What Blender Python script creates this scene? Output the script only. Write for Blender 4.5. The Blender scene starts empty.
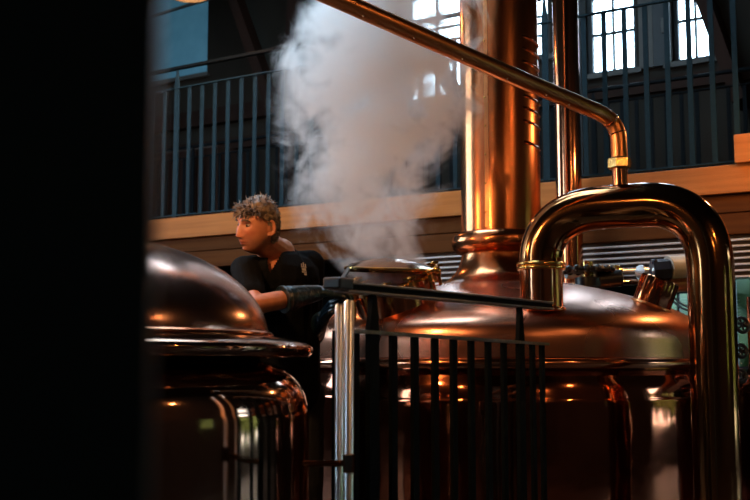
import bpy, bmesh, math, random
from mathutils import Vector, Matrix, noise as mnoise
from math import radians as R, sin, cos, pi
random.seed(7)
S = bpy.context.scene
COL = S.collection
# ------------------------------------------------------------------ camera
F = 1050.0; PIT = math.atan(114/1050.0); CZ = 1.05
cam = bpy.data.cameras.new('camera'); cam.sensor_width = 36; cam.lens = 36*F/750
co = bpy.data.objects.new('camera', cam); COL.objects.link(co); S.camera = co
co.location = (0, 0, CZ); co.rotation_euler = (pi/2+PIT, 0, 0)
cam.clip_start = .02; cam.clip_end = 200
cam.dof.use_dof = True; cam.dof.focus_distance = 4.7; cam.dof.aperture_fstop = 4.0
# ------------------------------------------------------------------ world, exposure
S.view_settings.view_transform = 'Standard'; S.view_settings.look = 'None'
S.view_settings.exposure = 0.0; S.view_settings.gamma = 1; S.view_settings.use_curve_mapping = False
W = bpy.data.worlds.new('overcast_sky'); S.world = W; W.use_nodes = True
bg = W.node_tree.nodes['Background']; bg.inputs[0].default_value = (.56, .80, 1.0, 1); bg.inputs[1].default_value = 16.0
try:
    S.cycles.use_denoising = True; S.cycles.max_bounces = 12; S.cycles.transparent_max_bounces = 24
    S.cycles.volume_bounces = 8; S.cycles.sample_clamp_indirect = 6; S.cycles.volume_step_rate = 1.0
    S.cycles.glossy_bounces = 6; S.cycles.caustics_reflective = False
except Exception: pass
# ------------------------------------------------------------------ pixel -> point
def ray(px, py):
    dx, dz = (px-375)/F, (250-py)/F
    return Vector((dx, cos(PIT)-sin(PIT)*dz, sin(PIT)+cos(PIT)*dz))
C0 = Vector((0, 0, CZ))
def at(px, py, Y):
    r = ray(px, py); return C0 + r*(Y/r.y)
TH = R(-31.35)                              # the building is turned against the camera
U = Vector((cos(TH), sin(TH), 0)); N = Vector((-sin(TH), cos(TH), 0))
def on(px, py, c):                          # room coordinates (u, n=c, z) of a pixel on the plane n=c
    r = ray(px, py); p = C0 + r*(c/r.dot(N)); return Vector((p.dot(U), c, p.z))
def rw(u, n, z): return U*u + N*n + Vector((0, 0, z))
# ------------------------------------------------------------------ materials
def node(t, k, **kw):
    n = t.nodes.new(k)
    for a, b in kw.items(): setattr(n, a, b)
    return n
def mat(name, col, metal=0, rough=.5, col2=None, nscale=6, bump=0, bscale=60, stretch=(1, 1, 1), rvar=0, spec=None, coat=0, emit=None, estr=0, detail=4, lo=.35, hi=.65):
    m = bpy.data.materials.new(name); m.use_nodes = True; t = m.node_tree; b = t.nodes['Principled BSDF']
    b.inputs['Base Color'].default_value = (*col, 1); b.inputs['Metallic'].default_value = metal; b.inputs['Roughness'].default_value = rough
    if spec is not None: b.inputs['Specular IOR Level'].default_value = spec
    if coat: b.inputs['Coat Weight'].default_value = coat
    if emit: b.inputs['Emission Color'].default_value = (*emit, 1); b.inputs['Emission Strength'].default_value = estr
    tc = node(t, 'ShaderNodeTexCoord'); mp = node(t, 'ShaderNodeMapping'); mp.inputs['Scale'].default_value = stretch
    t.links.new(tc.outputs['Object'], mp.inputs[0])
    nz = node(t, 'ShaderNodeTexNoise'); nz.inputs['Scale'].default_value = nscale; nz.inputs['Detail'].default_value = detail
    t.links.new(mp.outputs[0], nz.inputs['Vector'])
    rp = node(t, 'ShaderNodeValToRGB'); rp.color_ramp.elements[0].position = lo; rp.color_ramp.elements[1].position = hi
    rp.color_ramp.elements[0].color = (*col, 1); rp.color_ramp.elements[1].color = (*(col2 or [c*.8 for c in col]), 1)
    t.links.new(nz.outputs[0], rp.inputs[0]); t.links.new(rp.outputs[0], b.inputs['Base Color'])
    if rvar:
        mr = node(t, 'ShaderNodeMapRange'); mr.inputs[1].default_value = .3; mr.inputs[2].default_value = .7
        mr.inputs[3].default_value = rough; mr.inputs[4].default_value = rough+rvar
        t.links.new(nz.outputs[0], mr.inputs[0]); t.links.new(mr.outputs[0], b.inputs['Roughness'])
    if bump:
        n2 = node(t, 'ShaderNodeTexNoise'); n2.inputs['Scale'].default_value = bscale; n2.inputs['Detail'].default_value = 2
        t.links.new(mp.outputs[0], n2.inputs['Vector'])
        bp = node(t, 'ShaderNodeBump'); bp.inputs['Strength'].default_value = bump; bp.inputs['Distance'].default_value = .01
        t.links.new(n2.outputs[0], bp.inputs['Height']); t.links.new(bp.outputs[0], b.inputs['Normal'])
    return m
M = {}
M['copper'] = mat('polished_copper', (.70, .30, .16), 1, .10, (.56, .22, .11), 3, .12, 3.0, rvar=.06)
M['copper_dome'] = mat('satin_copper_dome', (.70, .30, .185), 1, .24, (.52, .22, .13), 2.0, .05, 3, rvar=.06, detail=1)
M['copper_body'] = mat('polished_copper_body', (.46, .15, .075), 1, .07, (.32, .095, .045), 4, .45, 3.5, rvar=.03)
M['copper_col'] = mat('brushed_copper_column', (.66, .245, .10), 1, .18, (.48, .155, .06), 5, .10, 18, stretch=(1, 1, .3), rvar=.1)
M['copper_pipe'] = mat('bright_copper_pipe', (.90, .38, .15), 1, .26, (.70, .27, .10), 9, .08, 20, rvar=.10)
M['bronze'] = mat('aged_brass_copper', (.42, .195, .075), 1, .09, (.32, .135, .048), 5, .10, 5, rvar=.05)
M['near_dome'] = mat('hazy_copper_dome', (.56, .32, .245), 1, .17, (.46, .25, .19), 4, .06, 4, rvar=.05)
M['brass'] = mat('polished_brass', (.86, .58, .20), 1, .18, (.74, .44, .14), 20, .1, 60)
M['bronze_dark'] = mat('browned_copper', (.42, .23, .15), 1, .075, (.33, .18, .115), 4, .06, 4, rvar=.03)
M['steel'] = mat('stainless_steel', (.92, .93, .93), 1, .28, (.82, .84, .84), 6, .01, 20, stretch=(1,1,.2), rvar=.08)
M['blackmetal'] = mat('black_painted_steel', (.004, .006, .0075), 0, .5, (.006, .009, .011), 30, .1, 90, spec=.03)
M['teal_lit_metal'] = mat('teal_lit_black_steel', (.0075, .024, .033), 0, .5, (.011, .031, .042), 30, .1, 90, spec=.12)  # teal daylight on black bars put into the base colour
M['column_paint'] = mat('haze_tinted_black_paint', (.006, .022, .034), 0, .5, (.008, .028, .042), 5, spec=.3)  # blue tint stands in for bluish haze on a black column
M['rail'] = mat('lit_grey_handrail', (.17, .17, .165), .2, .45, (.26, .26, .25), 40, .1, 90)  # light from above put into the grey base colour
M['black_plastic'] = mat('black_plastic', (.01, .011, .013), 0, .35, (.016, .017, .02), 20)
M['navy'] = mat('dark_blue_plastic', (.012, .02, .04), 0, .3, (.02, .03, .05), 20)
M['white_plastic'] = mat('ivory_plastic', (.72, .66, .55), 0, .35, (.62, .56, .46), 10)
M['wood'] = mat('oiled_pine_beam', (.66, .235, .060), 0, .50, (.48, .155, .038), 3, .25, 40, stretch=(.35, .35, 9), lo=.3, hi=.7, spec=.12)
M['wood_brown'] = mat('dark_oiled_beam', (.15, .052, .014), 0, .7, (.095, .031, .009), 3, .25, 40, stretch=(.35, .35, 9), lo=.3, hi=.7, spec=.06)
M['slat'] = mat('dark_stained_slat', (.050, .028, .020), 0, .6, (.032, .018, .013), 4, .2, 40, stretch=(.4, .4, 8))
M['slatedge'] = mat('pale_aluminium_edge', (.80, .76, .73), .0, .45, (.7, .66, .63), 10)
M['timber_dark'] = mat('dark_red_timber', (.028, .013, .009), 0, .7, (.018, .009, .006), 4, .2, 30, stretch=(1, 1, .3), spec=.1)
M['wall'] = mat('dim_plaster_wall', (.030, .027, .022), 0, .9, (.020, .018, .015), 1.2, .2, 12, stretch=(1, 1, .5), spec=.1)
M['wall_dark'] = mat('dark_brown_wall', (.030, .022, .017), 0, .9, (.022, .016, .012), 1.2, .2, 12)
M['ceiling'] = mat('dark_timber_ceiling', (.035, .025, .02), 0, .8, (.025, .018, .014), 3)
M['floor'] = mat('dark_tiled_floor', (.04, .03, .025), 0, .5, (.03, .024, .02), 3)
M['frame'] = mat('dark_window_frame', (.004, .010, .014), 0, .6, (.006, .013, .017), 10)
M['pale'] = mat('pale_grey_render', (.10, .105, .10), 0, .85, (.075, .08, .078), 3)
M['shirt'] = mat('black_cotton_polo', (.0042, .0044, .005), 0, .9, (.0065, .007, .0075), 30, .3, 120, spec=.06)
M['trouser'] = mat('black_work_trousers', (.012, .013, .015), 0, .85, (.018, .019, .021), 30, .3, 200, spec=.2)
M['shoe'] = mat('black_leather', (.012, .011, .010), 0, .5, (.018, .016, .014), 30)
M['glove'] = mat('blue_black_rubber_glove', (.005, .014, .020), 0, .30, (.008, .021, .029), 18, .5, 45, spec=.6)
M['eye'] = mat('eye_white', (.17, .14, .12), 0, .4, (.15, .12, .11), 10)
M['iris'] = mat('dark_iris', (.02, .015, .012), 0, .2, (.015, .01, .01), 10)
M['hair'] = mat('greying_brown_hair', (.27, .185, .11), 0, .5, (.05, .03, .018), 32, .3, 200, lo=.42, hi=.58)
M['logo'] = mat('pale_embroidery', (.62, .54, .44), 0, .8, (.5, .42, .34), 60)
M['leaf'] = mat('outdoor_foliage', (.022, .045, .022), 0, .8, (.060, .095, .042), 2.2)
M['leaf_light'] = mat('bright_yellow_green_foliage', (.07, .11, .015), 0, .8, (.15, .18, .03), 2.2)  # lighter yellow-green leaf colour for the side hedge
M['grass'] = mat('outdoor_grass', (.05, .075, .025), 0, .9, (.07, .09, .035), 3)
M['bulb'] = mat('glowing_bulb', (1, .7, .4), 0, .5, None, 5, emit=(1, .50, .20), estr=60)
M['shade'] = mat('black_enamel_shade', (.03, .028, .026), .2, .4, (.02, .02, .02), 8)
def blue_panel_mat():
    m = mat('backlit_blue_panel', (.06, .17, .25), 0, .8, (.10, .24, .34), 2.5, emit=(.06, .20, .30), estr=.36)  # daylight behind the panel put in as emission
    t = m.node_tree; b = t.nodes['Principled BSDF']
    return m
M['blue_panel'] = blue_panel_mat()
def glass_mat():
    m = bpy.data.materials.new('window_glass'); m.use_nodes = True; t = m.node_tree; t.nodes.clear()
    o = node(t, 'ShaderNodeOutputMaterial'); mx = node(t, 'ShaderNodeMixShader'); mx.inputs[0].default_value = .07
    tr = node(t, 'ShaderNodeBsdfTransparent'); g = node(t, 'ShaderNodeBsdfGlossy'); g.inputs['Roughness'].default_value = .02
    t.links.new(tr.outputs[0], mx.inputs[1]); t.links.new(g.outputs[0], mx.inputs[2]); t.links.new(mx.outputs[0], o.inputs[0]); return m
M['glass'] = glass_mat()
def skin_mat():
    m = mat('ruddy_skin', (.60, .235, .12), 0, .45, (.50, .18, .09), 30, .15, 150)  # warm orange-red base with fine mottling
    t = m.node_tree; b = t.nodes['Principled BSDF']; rp = [n for n in t.nodes if n.type == 'VALTORGB'][0]
    at_ = node(t, 'ShaderNodeVertexColor'); at_.layer_name = 'Col'
    mx = node(t, 'ShaderNodeMix', data_type='RGBA', blend_type='MULTIPLY'); mx.inputs[0].default_value = 1
    t.links.new(rp.outputs[0], mx.inputs[6]); t.links.new(at_.outputs[0], mx.inputs[7]); t.links.new(mx.outputs[2], b.inputs['Base Color'])
    b.inputs['Subsurface Weight'].default_value = .08; b.inputs['Subsurface Scale'].default_value = .01
    return m
M['skin'] = skin_mat()
# ------------------------------------------------------------------ mesh helpers
class MB:
    def __init__(s): s.v = []; s.f = []
    def add(s, vs, fs):
        o = len(s.v); s.v += [Vector(v) for v in vs]; s.f += [tuple(i+o for i in f) for f in fs]; return s
    def hexa(s, p):   # 8 corners: bottom 4 ccw, top 4 ccw
        return s.add(p, [(0, 3, 2, 1), (4, 5, 6, 7), (0, 1, 5, 4), (1, 2, 6, 5), (2, 3, 7, 6), (3, 0, 4, 7)])
    def box(s, a, b):
        x0, y0, z0 = a; x1, y1, z1 = b
        return s.hexa([(x0, y0, z0), (x1, y0, z0), (x1, y1, z0), (x0, y1, z0), (x0, y0, z1), (x1, y0, z1), (x1, y1, z1), (x0, y1, z1)])
    def rbox(s, a, b):  # box in room coordinates (u, n, z)
        x0, y0, z0 = a; x1, y1, z1 = b
        return s.hexa([rw(*p) for p in [(x0, y0, z0), (x1, y0, z0), (x1, y1, z0), (x0, y1, z0), (x0, y0, z1), (x1, y0, z1), (x1, y1, z1), (x0, y1, z1)]])
    def beam(s, p, q, w, h, up=Vector((0, 0, 1))):
        p, q = Vector(p), Vector(q); d = (q-p).normalized(); x = d.cross(up).normalized(); z = x.cross(d)
        c = lambda o: [o-x*w/2-z*h/2, o+x*w/2-z*h/2, o+x*w/2+z*h/2, o-x*w/2+z*h/2]
        return s.hexa(c(p)+c(q))
    def lathe(s, prof, c=(0, 0, 0), seg=64, axis=None, cap=True, a0=0, a1=2*pi):
        c = Vector(c); full = abs(a1-a0-2*pi) < 1e-6
        rot = Vector((0, 0, 1)).rotation_difference(Vector(axis).normalized()).to_matrix() if axis is not None else Matrix.Identity(3)
        n = seg if full else seg+1; vs = []
        for r, z in prof:
            for i in range(n):
                a = a0+(a1-a0)*i/seg; vs.append(c+rot@Vector((r*cos(a), r*sin(a), z)))
        fs = []
        for j in range(len(prof)-1):
            for i in range(seg):
                k = (i+1) % n; fs.append((j*n+i, j*n+k, (j+1)*n+k, (j+1)*n+i))
        if cap and full:
            if prof[0][0] > 1e-4: fs.append(tuple(range(n-1, -1, -1)))
            if prof[-1][0] > 1e-4: fs.append(tuple((len(prof)-1)*n+i for i in range(n)))
        return s.add(vs, fs)
    def cyl(s, p, q, r, seg=24, r2=None):
        p, q = Vector(p), Vector(q); return s.lathe([(r, 0), (r2 or r, (q-p).length)], p, seg, q-p)
    def torus(s, c, Rr, r, axis=(0, 0, 1), seg=48, ms=12):
        c = Vector(c); rot = Vector((0, 0, 1)).rotation_difference(Vector(axis).normalized()).to_matrix(); vs = []; fs = []
        for i in range(seg):
            for j in range(ms):
                a, b = 2*pi*i/seg, 2*pi*j/ms; vs.append(c+rot@Vector(((Rr+r*cos(b))*cos(a), (Rr+r*cos(b))*sin(a), r*sin(b))))
        for i in range(seg):
            for j in range(ms): fs.append((i*ms+j, ((i+1) % seg)*ms+j, ((i+1) % seg)*ms+(j+1) % ms, i*ms+(j+1) % ms))
        return s.add(vs, fs)
    def tube(s, pts, r, seg=24, cap=True):
        pts = [Vector(p) for p in pts]; rs = r if isinstance(r, (list, tuple)) else [r]*len(pts); vs = []; fs = []
        t0 = (pts[1]-pts[0]).normalized(); x = t0.orthogonal().normalized()
        for i, p in enumerate(pts):
            a = pts[max(i-1, 0)]; b = pts[min(i+1, len(pts)-1)]; t = (b-a).normalized()
            x = (x-t*x.dot(t)).normalized(); y = t.cross(x)
            for k in range(seg):
                g = 2*pi*k/seg; vs.append(p+x*rs[i]*cos(g)+y*rs[i]*sin(g))
        for i in range(len(pts)-1):
            for k in range(seg): fs.append((i*seg+k, i*seg+(k+1) % seg, (i+1)*seg+(k+1) % seg, (i+1)*seg+k))
        if cap: fs += [tuple(range(seg-1, -1, -1)), tuple((len(pts)-1)*seg+k for k in range(seg))]
        return s.add(vs, fs)
    def ball(s, c, r, seg=16, rings=10, sc=(1, 1, 1), rot=None):
        c = Vector(c); vs = []; fs = []; rot = rot or Matrix.Identity(3)
        for j in range(rings+1):
            for i in range(seg):
                a, b = 2*pi*i/seg, -pi/2+pi*j/rings; rr = max(cos(b), 1e-3)
                vs.append(c+rot@Vector((r*sc[0]*rr*cos(a), r*sc[1]*rr*sin(a), r*sc[2]*sin(b))))
        for j in range(rings):
            for i in range(seg): fs.append((j*seg+i, j*seg+(i+1) % seg, (j+1)*seg+(i+1) % seg, (j+1)*seg+i))
        fs += [tuple(range(seg-1, -1, -1)), tuple(rings*seg+i for i in range(seg))]
        return s.add(vs, fs)
    def cap(s, p, q, r1, r2, seg=14):
        s.ball(p, r1, seg, 8); s.ball(q, r2, seg, 8)
        p, q = Vector(p), Vector(q)
        if (q-p).length > 1e-4: s.lathe([(r1, 0), (r2, (q-p).length)], p, seg, q-p)
        return s
    def build(s, name, m, parent=None, smooth=True, origin=None, bevel=0, ang=35):
        me = bpy.data.meshes.new(name)
        if origin is None:
            xs = [v for v in s.v]; lo = Vector([min(v[i] for v in xs) for i in range(3)]); hi = Vector([max(v[i] for v in xs) for i in range(3)])
            origin = Vector(((lo.x+hi.x)/2, (lo.y+hi.y)/2, lo.z))
        origin = Vector(origin)
        me.from_pydata([v-origin for v in s.v], [], s.f); me.update()
        bm = bmesh.new(); bm.from_mesh(me); bmesh.ops.recalc_face_normals(bm, faces=bm.faces); bm.to_mesh(me); bm.free()
        if smooth: me.shade_smooth(); me.set_sharp_from_angle(angle=R(ang))
        me.materials.append(M[m] if isinstance(m, str) else m)
        o = bpy.data.objects.new(name, me); COL.objects.link(o)
        if parent is not None:
            o.parent = parent; o.location = parent.matrix_basis.inverted() @ origin if parent.parent is None else world_of(parent).inverted() @ origin
            if parent.get('_rz') is not None: pass
            wr = world_of(parent).to_3x3().inverted(); o.rotation_euler = wr.to_euler()
        else: o.location = origin
        if bevel:
            b = o.modifiers.new('bevel', 'BEVEL'); b.width = bevel; b.segments = 2; b.limit_method = 'ANGLE'
        return o
def world_of(o):
    m = o.matrix_basis.copy()
    while o.parent: o = o.parent; m = o.matrix_basis @ m
    return m
def tag(o, label=None, cat=None, group=None, kind=None):
    if label: o['label'] = label
    if cat: o['category'] = cat
    if group: o['group'] = group
    if kind: o['kind'] = kind
    return o
def empty(name, loc, label=None, cat=None, group=None, kind=None):
    o = bpy.data.objects.new(name, None); COL.objects.link(o); o.location = loc; o.empty_display_size = .1
    return tag(o, label, cat, group, kind)
def inst(src, delta, parent=None):
    o = src.copy(); COL.objects.link(o); o.location = src.location+Vector(delta)
    if parent is not None: o.parent = parent
    return o
def catmull(P, n=10):
    P = [Vector(p) for p in P]; Q = [P[0]*2-P[1]]+P+[P[-1]*2-P[-2]]; out = []
    for i in range(1, len(Q)-2):
        a, b, c, d = Q[i-1:i+3]
        for k in range(n):
            t = k/n; out.append(.5*((2*b)+(c-a)*t+(2*a-5*b+4*c-d)*t*t+(3*b-a-3*c+d)*t**3))
    return out+[P[-1]]
def remeshed(mb, name, m, voxel, smooth=2, parent=None, origin=None, fac=.5):
    o = mb.build('_tmp', m, None, origin=origin or (0, 0, 0))
    rm = o.modifiers.new('r', 'REMESH'); rm.mode = 'VOXEL'; rm.voxel_size = voxel; rm.use_smooth_shade = True
    if smooth: sm = o.modifiers.new('s', 'SMOOTH'); sm.iterations = smooth; sm.factor = fac
    dg = bpy.context.evaluated_depsgraph_get(); me = bpy.data.meshes.new_from_object(o.evaluated_get(dg))
    loc = o.location.copy(); bpy.data.objects.remove(o)
    me.name = name; me.shade_smooth()
    if not me.materials: me.materials.append(M[m])
    r = bpy.data.objects.new(name, me); COL.objects.link(r)
    r.location = loc
    if parent is not None: r.parent = parent; r.location = loc-parent.location
    return r
# ================================================================== THE BUILDING
CG = 7.0            # gallery front plane
CB = 10.0           # back wall plane
ZC = 6.6
U0, U1 = -11.5, 4.2; N0 = -5.0
def wall_grid(name, m, axis, c, thick, a0, a1, z0, z1, holes, kind='structure'):
    """a wall of boxes around rectangular holes; axis 'u' runs along u at n=c, axis 'n' runs along n at u=c"""
    mb = MB(); xs = sorted({a0, a1, *[h[0] for h in holes], *[h[1] for h in holes]})
    for i in range(len(xs)-1):
        p, q = xs[i], xs[i+1]; mid = (p+q)/2; zs = [z0]
        for h in sorted([h for h in holes if h[0] < mid < h[1]], key=lambda h: h[2]): zs += [h[2], h[3]]
        zs.append(z1)
        for k in range(0, len(zs), 2):
            if zs[k+1]-zs[k] > 1e-4:
                if axis == 'u': mb.rbox((p, c, zs[k]), (q, c+thick, zs[k+1]))
                else: mb.rbox((c, p, zs[k]), (c+thick, q, zs[k+1]))
    return tag(mb.build(name, m, smooth=False), kind=kind)
NW = [0]
PORT = []
def window(axis, c, thick, h, cols, rows, sgn=1, fw=.055, mw=.022, blue_panel=False, glass=True):
    """frame, mullions and panes in hole h=(a0,a1,z0,z1)"""
    NW[0] += 1; a0, a1, z0, z1 = h; d = c+thick*.5
    B = (lambda mb, p0, p1, q0, q1, dd=.03: mb.rbox((p0, d-dd, q0), (p1, d+dd, q1))) if axis == 'u' else (lambda mb, p0, p1, q0, q1, dd=.03: mb.rbox((d-dd, p0, q0), (d+dd, p1, q1)))
    base = rw((a0+a1)/2, d, z0) if axis == 'u' else rw(d, (a0+a1)/2, z0)
    t = empty('window_%d' % NW[0], base, kind='structure')
    mb = MB(); B(mb, a0, a0+fw, z0, z1); B(mb, a1-fw, a1, z0, z1); B(mb, a0+fw, a1-fw, z0, z0+fw); B(mb, a0+fw, a1-fw, z1-fw, z1)
    mb.build('window_frame', 'frame', t, smooth=False)
    for i in range(1, cols):
        x = a0+fw+(a1-a0-2*fw)*i/cols; B(MB_ := MB(), x-mw/2, x+mw/2, z0+fw, z1-fw, .02); MB_.build('mullion', 'frame', t, smooth=False)
    for i in range(1, rows):
        z = z0+fw+(z1-z0-2*fw)*i/rows; B(MB_ := MB(), a0+fw, a1-fw, z-mw/2, z+mw/2, .022); MB_.build('glazing_bar', 'frame', t, smooth=False)
    if glass:
        for i in range(cols):
            for j in range(rows):
                xa = a0+fw+(a1-a0-2*fw)*i/cols; xb = a0+fw+(a1-a0-2*fw)*(i+1)/cols
                za = z0+fw+(z1-z0-2*fw)*j/rows; zb = z0+fw+(z1-z0-2*fw)*(j+1)/rows
                g = MB(); B(g, xa, xb, za, zb, .003); g.build('pane', 'glass', t, smooth=False)
    # sill
    g = MB(); e = .06
    if axis == 'u': g.rbox((a0-e, c-e, z0-.05), (a1+e, c+.02, z0))
    else: g.rbox((c-e, a0-e, z0-.05), (c+.02, a1+e, z0)) if sgn > 0 else g.rbox((c+thick-.02, a0-e, z0-.05), (c+thick+e, a1+e, z0))
    g.build('window_sill', 'pale', t, smooth=False)
    if not blue_panel: PORT.append((axis, c, thick, h, sgn))
    return t
# windows in the back wall, read off the photograph
def span(x0, y0, x1, y1, c=CB):    # hole from pixel corners: left bottom (x0,y0), right bottom (x1,y1)
    p, q = on(x0, y0, c), on(x1, y1, c); return p.x, q.x, (p.z+q.z)/2
ZT = 6.1
a, b, zs = span(585, 76, 637, 69); win_a = (a, b, zs, ZT-.1)
a, b, _ = span(671, 63, 717, 57); win_b = (a, b, zs, ZT-.1)
a, b, _ = span(402, 100, 464, 94); win_c = (a, b, zs, ZT-.1)
a, b, z2 = span(490, 62, 550, 58); win_d = (a, b, z2, ZT-.1)
a, b, z3 = span(143, 84, 207, 74); win_e = (a, b, z3, on(175, -50, CB).z)
# low windows below the gallery
a, b, _ = span(655, 330, 697, 330); zl0 = .55; low_a = (a, b, zl0, on(680, 287, CB).z)
a, b, _ = span(728, 330, 790, 330); low_b = (a, b, zl0, on(745, 272, CB).z)
wall_grid('wall_back', 'wall', 'u', CB, .25, U0, U1, 0, ZC, [win_a, win_b, win_c, win_d, win_e, low_a, low_b])
window('u', CB, .25, win_a, 2, 5)
window('u', CB, .25, win_b, 2, 5)
window('u', CB, .25, win_c, 2, 5)
window('u', CB, .25, win_d, 2, 8, fw=.06)
wb = window('u', CB, .25, win_e, 1, 1, blue_panel=True)
MB().rbox((win_e[0]+.03, CB+.05, win_e[2]+.02), (win_e[1]-.03, CB+.062, win_e[3])).build('blue_glow_panel', 'blue_panel', wb, smooth=False)  # panel made up for the bluish daylit patch
window('u', CB, .25, low_a, 2, 3)
window('u', CB, .25, low_b, 3, 3)
# pale pier between the upper right windows, handle
pa = on(641, 70, CB); pb = on(655, 70, CB)
tag(MB().rbox((pa.x, CB-.05, zs-.02), (pb.x, CB-.002, ZT)).build('trim_1', 'pale', smooth=False), kind='structure')
hp = on(665, 26, CB)
tag(MB().rbox((hp.x-.012, CB-.09, hp.z-.09), (hp.x+.012, CB-.06, hp.z+.06)).rbox((hp.x-.02, CB-.075, hp.z-.03), (hp.x+.02, CB-.0, hp.z+.03)).build('trim_2', 'pale', smooth=False), kind='structure')
tag(MB().rbox((pb.x+.005, CB-.06, zs-.02), (win_b[0], CB-.001, ZT)).build('trim_3', 'frame', smooth=False), kind='structure')
# sill band along the back wall
q = on(650, 78, CB)
tag(MB().rbox((U0, CB-.07, q.z-.16), (U1, CB-.001, q.z-.02)).build('trim_4', 'timber_dark', smooth=False), kind='structure')
# other walls, with windows on the right that the copper mirrors
right_holes = [(6.6, 9.3, .35, 2.9), (3.4, 4.4, .9, 2.1)]
wall_grid('wall_right', 'wall_dark', 'n', U1, .25, N0, CB, 0, ZC, right_holes)
for h in right_holes: window('n', U1, .25, h, 2, 4, 1, mw=.035)
left_holes = [(1.4, 2.9, 2.6, 5.6), (3.5, 5.0, 2.6, 5.6)]  # high unseen windows added to light the steam and left railing
wall_grid('wall_left', 'wall_dark', 'n', U0-.25, .25, N0, CB, 0, ZC, left_holes)
for h in left_holes: window('n', U0-.25, .25, h, 3, 4, -1, mw=.035)
front_holes = [(-8.4, -7.2, 2.2, 5.0)]  # unseen window added behind the camera for teal light on the bars
wall_grid('wall_front', 'wall_dark', 'u', N0-.25, .25, U0, U1, 0, ZC, front_holes)
for h in front_holes: window('u', N0-.25, .25, h, 2, 4, mw=.035)
tag(MB().rbox((U0-.25, N0-.25, -.2), (U1+.25, CB+.25, 0)).build('floor', 'floor', smooth=False), kind='structure')
sky = (-5.4, -2.8, 3.0, 6.6)      # roof light added above the floor to brighten the steam
tag(MB().rbox((U0-.25, N0-.25, ZC), (sky[0], CB+.25, ZC+.2)).rbox((sky[1], N0-.25, ZC), (U1+.25, CB+.25, ZC+.2)).rbox((sky[0], N0-.25, ZC), (sky[1], sky[2], ZC+.2)).rbox((sky[0], sky[3], ZC), (sky[1], CB+.25, ZC+.2)).build('ceiling', 'ceiling', smooth=False), kind='structure')
NW[0] += 1
rl = empty('window_%d' % NW[0], rw((sky[0]+sky[1])/2, (sky[2]+sky[3])/2, ZC), kind='structure')
for i in range(4):
    x = sky[0]+(sky[1]-sky[0])*i/3
    MB().rbox((x-.03, sky[2], ZC+.06), (x+.03, sky[3], ZC+.13)).build('added_roof_light_bar', 'frame', rl, smooth=False)
    if i < 3: MB().rbox((x+.03, sky[2], ZC+.09), (x+(sky[1]-sky[0])/3-.03, sky[3], ZC+.098)).build('pane', 'glass', rl, smooth=False)
ld = bpy.data.lights.new('daylight_portal', 'AREA'); ld.shape = 'RECTANGLE'; ld.size = sky[1]-sky[0]; ld.size_y = sky[3]-sky[2]; ld.cycles.is_portal = True
o = bpy.data.objects.new('daylight_portal', ld); COL.objects.link(o); o.location = rw((sky[0]+sky[1])/2, (sky[2]+sky[3])/2, ZC+.22); o.rotation_euler = (0, 0, TH)
for (axis, c, th, h, sgn) in PORT:
    a0, a1, z0, z1 = h
    ld = bpy.data.lights.new('daylight_portal', 'AREA'); ld.shape = 'RECTANGLE'; ld.size = a1-a0; ld.size_y = z1-z0; ld.cycles.is_portal = True
    o = bpy.data.objects.new('daylight_portal', ld); COL.objects.link(o)
    if axis == 'u':
        far = c > 0; o.location = rw((a0+a1)/2, c+(th+.03 if far else -.03), (z0+z1)/2); dirv = -N if far else N
    else:
        far = c > 0; o.location = rw(c+(th+.03 if far else -.03), (a0+a1)/2, (z0+z1)/2); dirv = -U if far else U
    o.rotation_euler = dirv.to_track_quat('-Z', 'Y').to_euler()
# outside: lawn and hedges that the low windows and the copper show
tag(MB().rbox((-30, -24, -.8), (24, 34, -.62)).build('lawn', 'grass', smooth=False), 'green grass ground seen outside beyond the windows', 'grass', kind='stuff')
def hedge(u0, u1, n, h, seed):
    mb = MB(); rnd = random.Random(seed)
    for i in range(int(abs(u1-u0)*2.2)+2):
        f = i/(int(abs(u1-u0)*2.2)+1); c = n(u0+(u1-u0)*f)
        for k in range(3):
            r = rnd.uniform(.5, .85); mb.ball(rw(c[0]+rnd.uniform(-.4, .4), c[1]+rnd.uniform(-.4, .4), +.2+h*(k+.9)/3), r, 10, 7, (1, 1, 1+rnd.random()*.4))
    for i, v in enumerate(mb.v): mb.v[i] = v+mnoise.noise_vector(v*2.5)*.25
    return mb
tag(hedge(-6, 4, lambda u: (u, 15.5), 2.1, 1).build('hedge', 'leaf', ang=180), 'leafy green hedge outside the low window at the right edge', 'hedge', kind='stuff')
tag(hedge(0, 21, lambda u: (10.5, u), 3.0, 2).build('hedge', 'leaf_light', ang=180), 'leafy green hedge outside the side windows, mirrored in the copper', 'hedge', kind='stuff')
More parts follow.
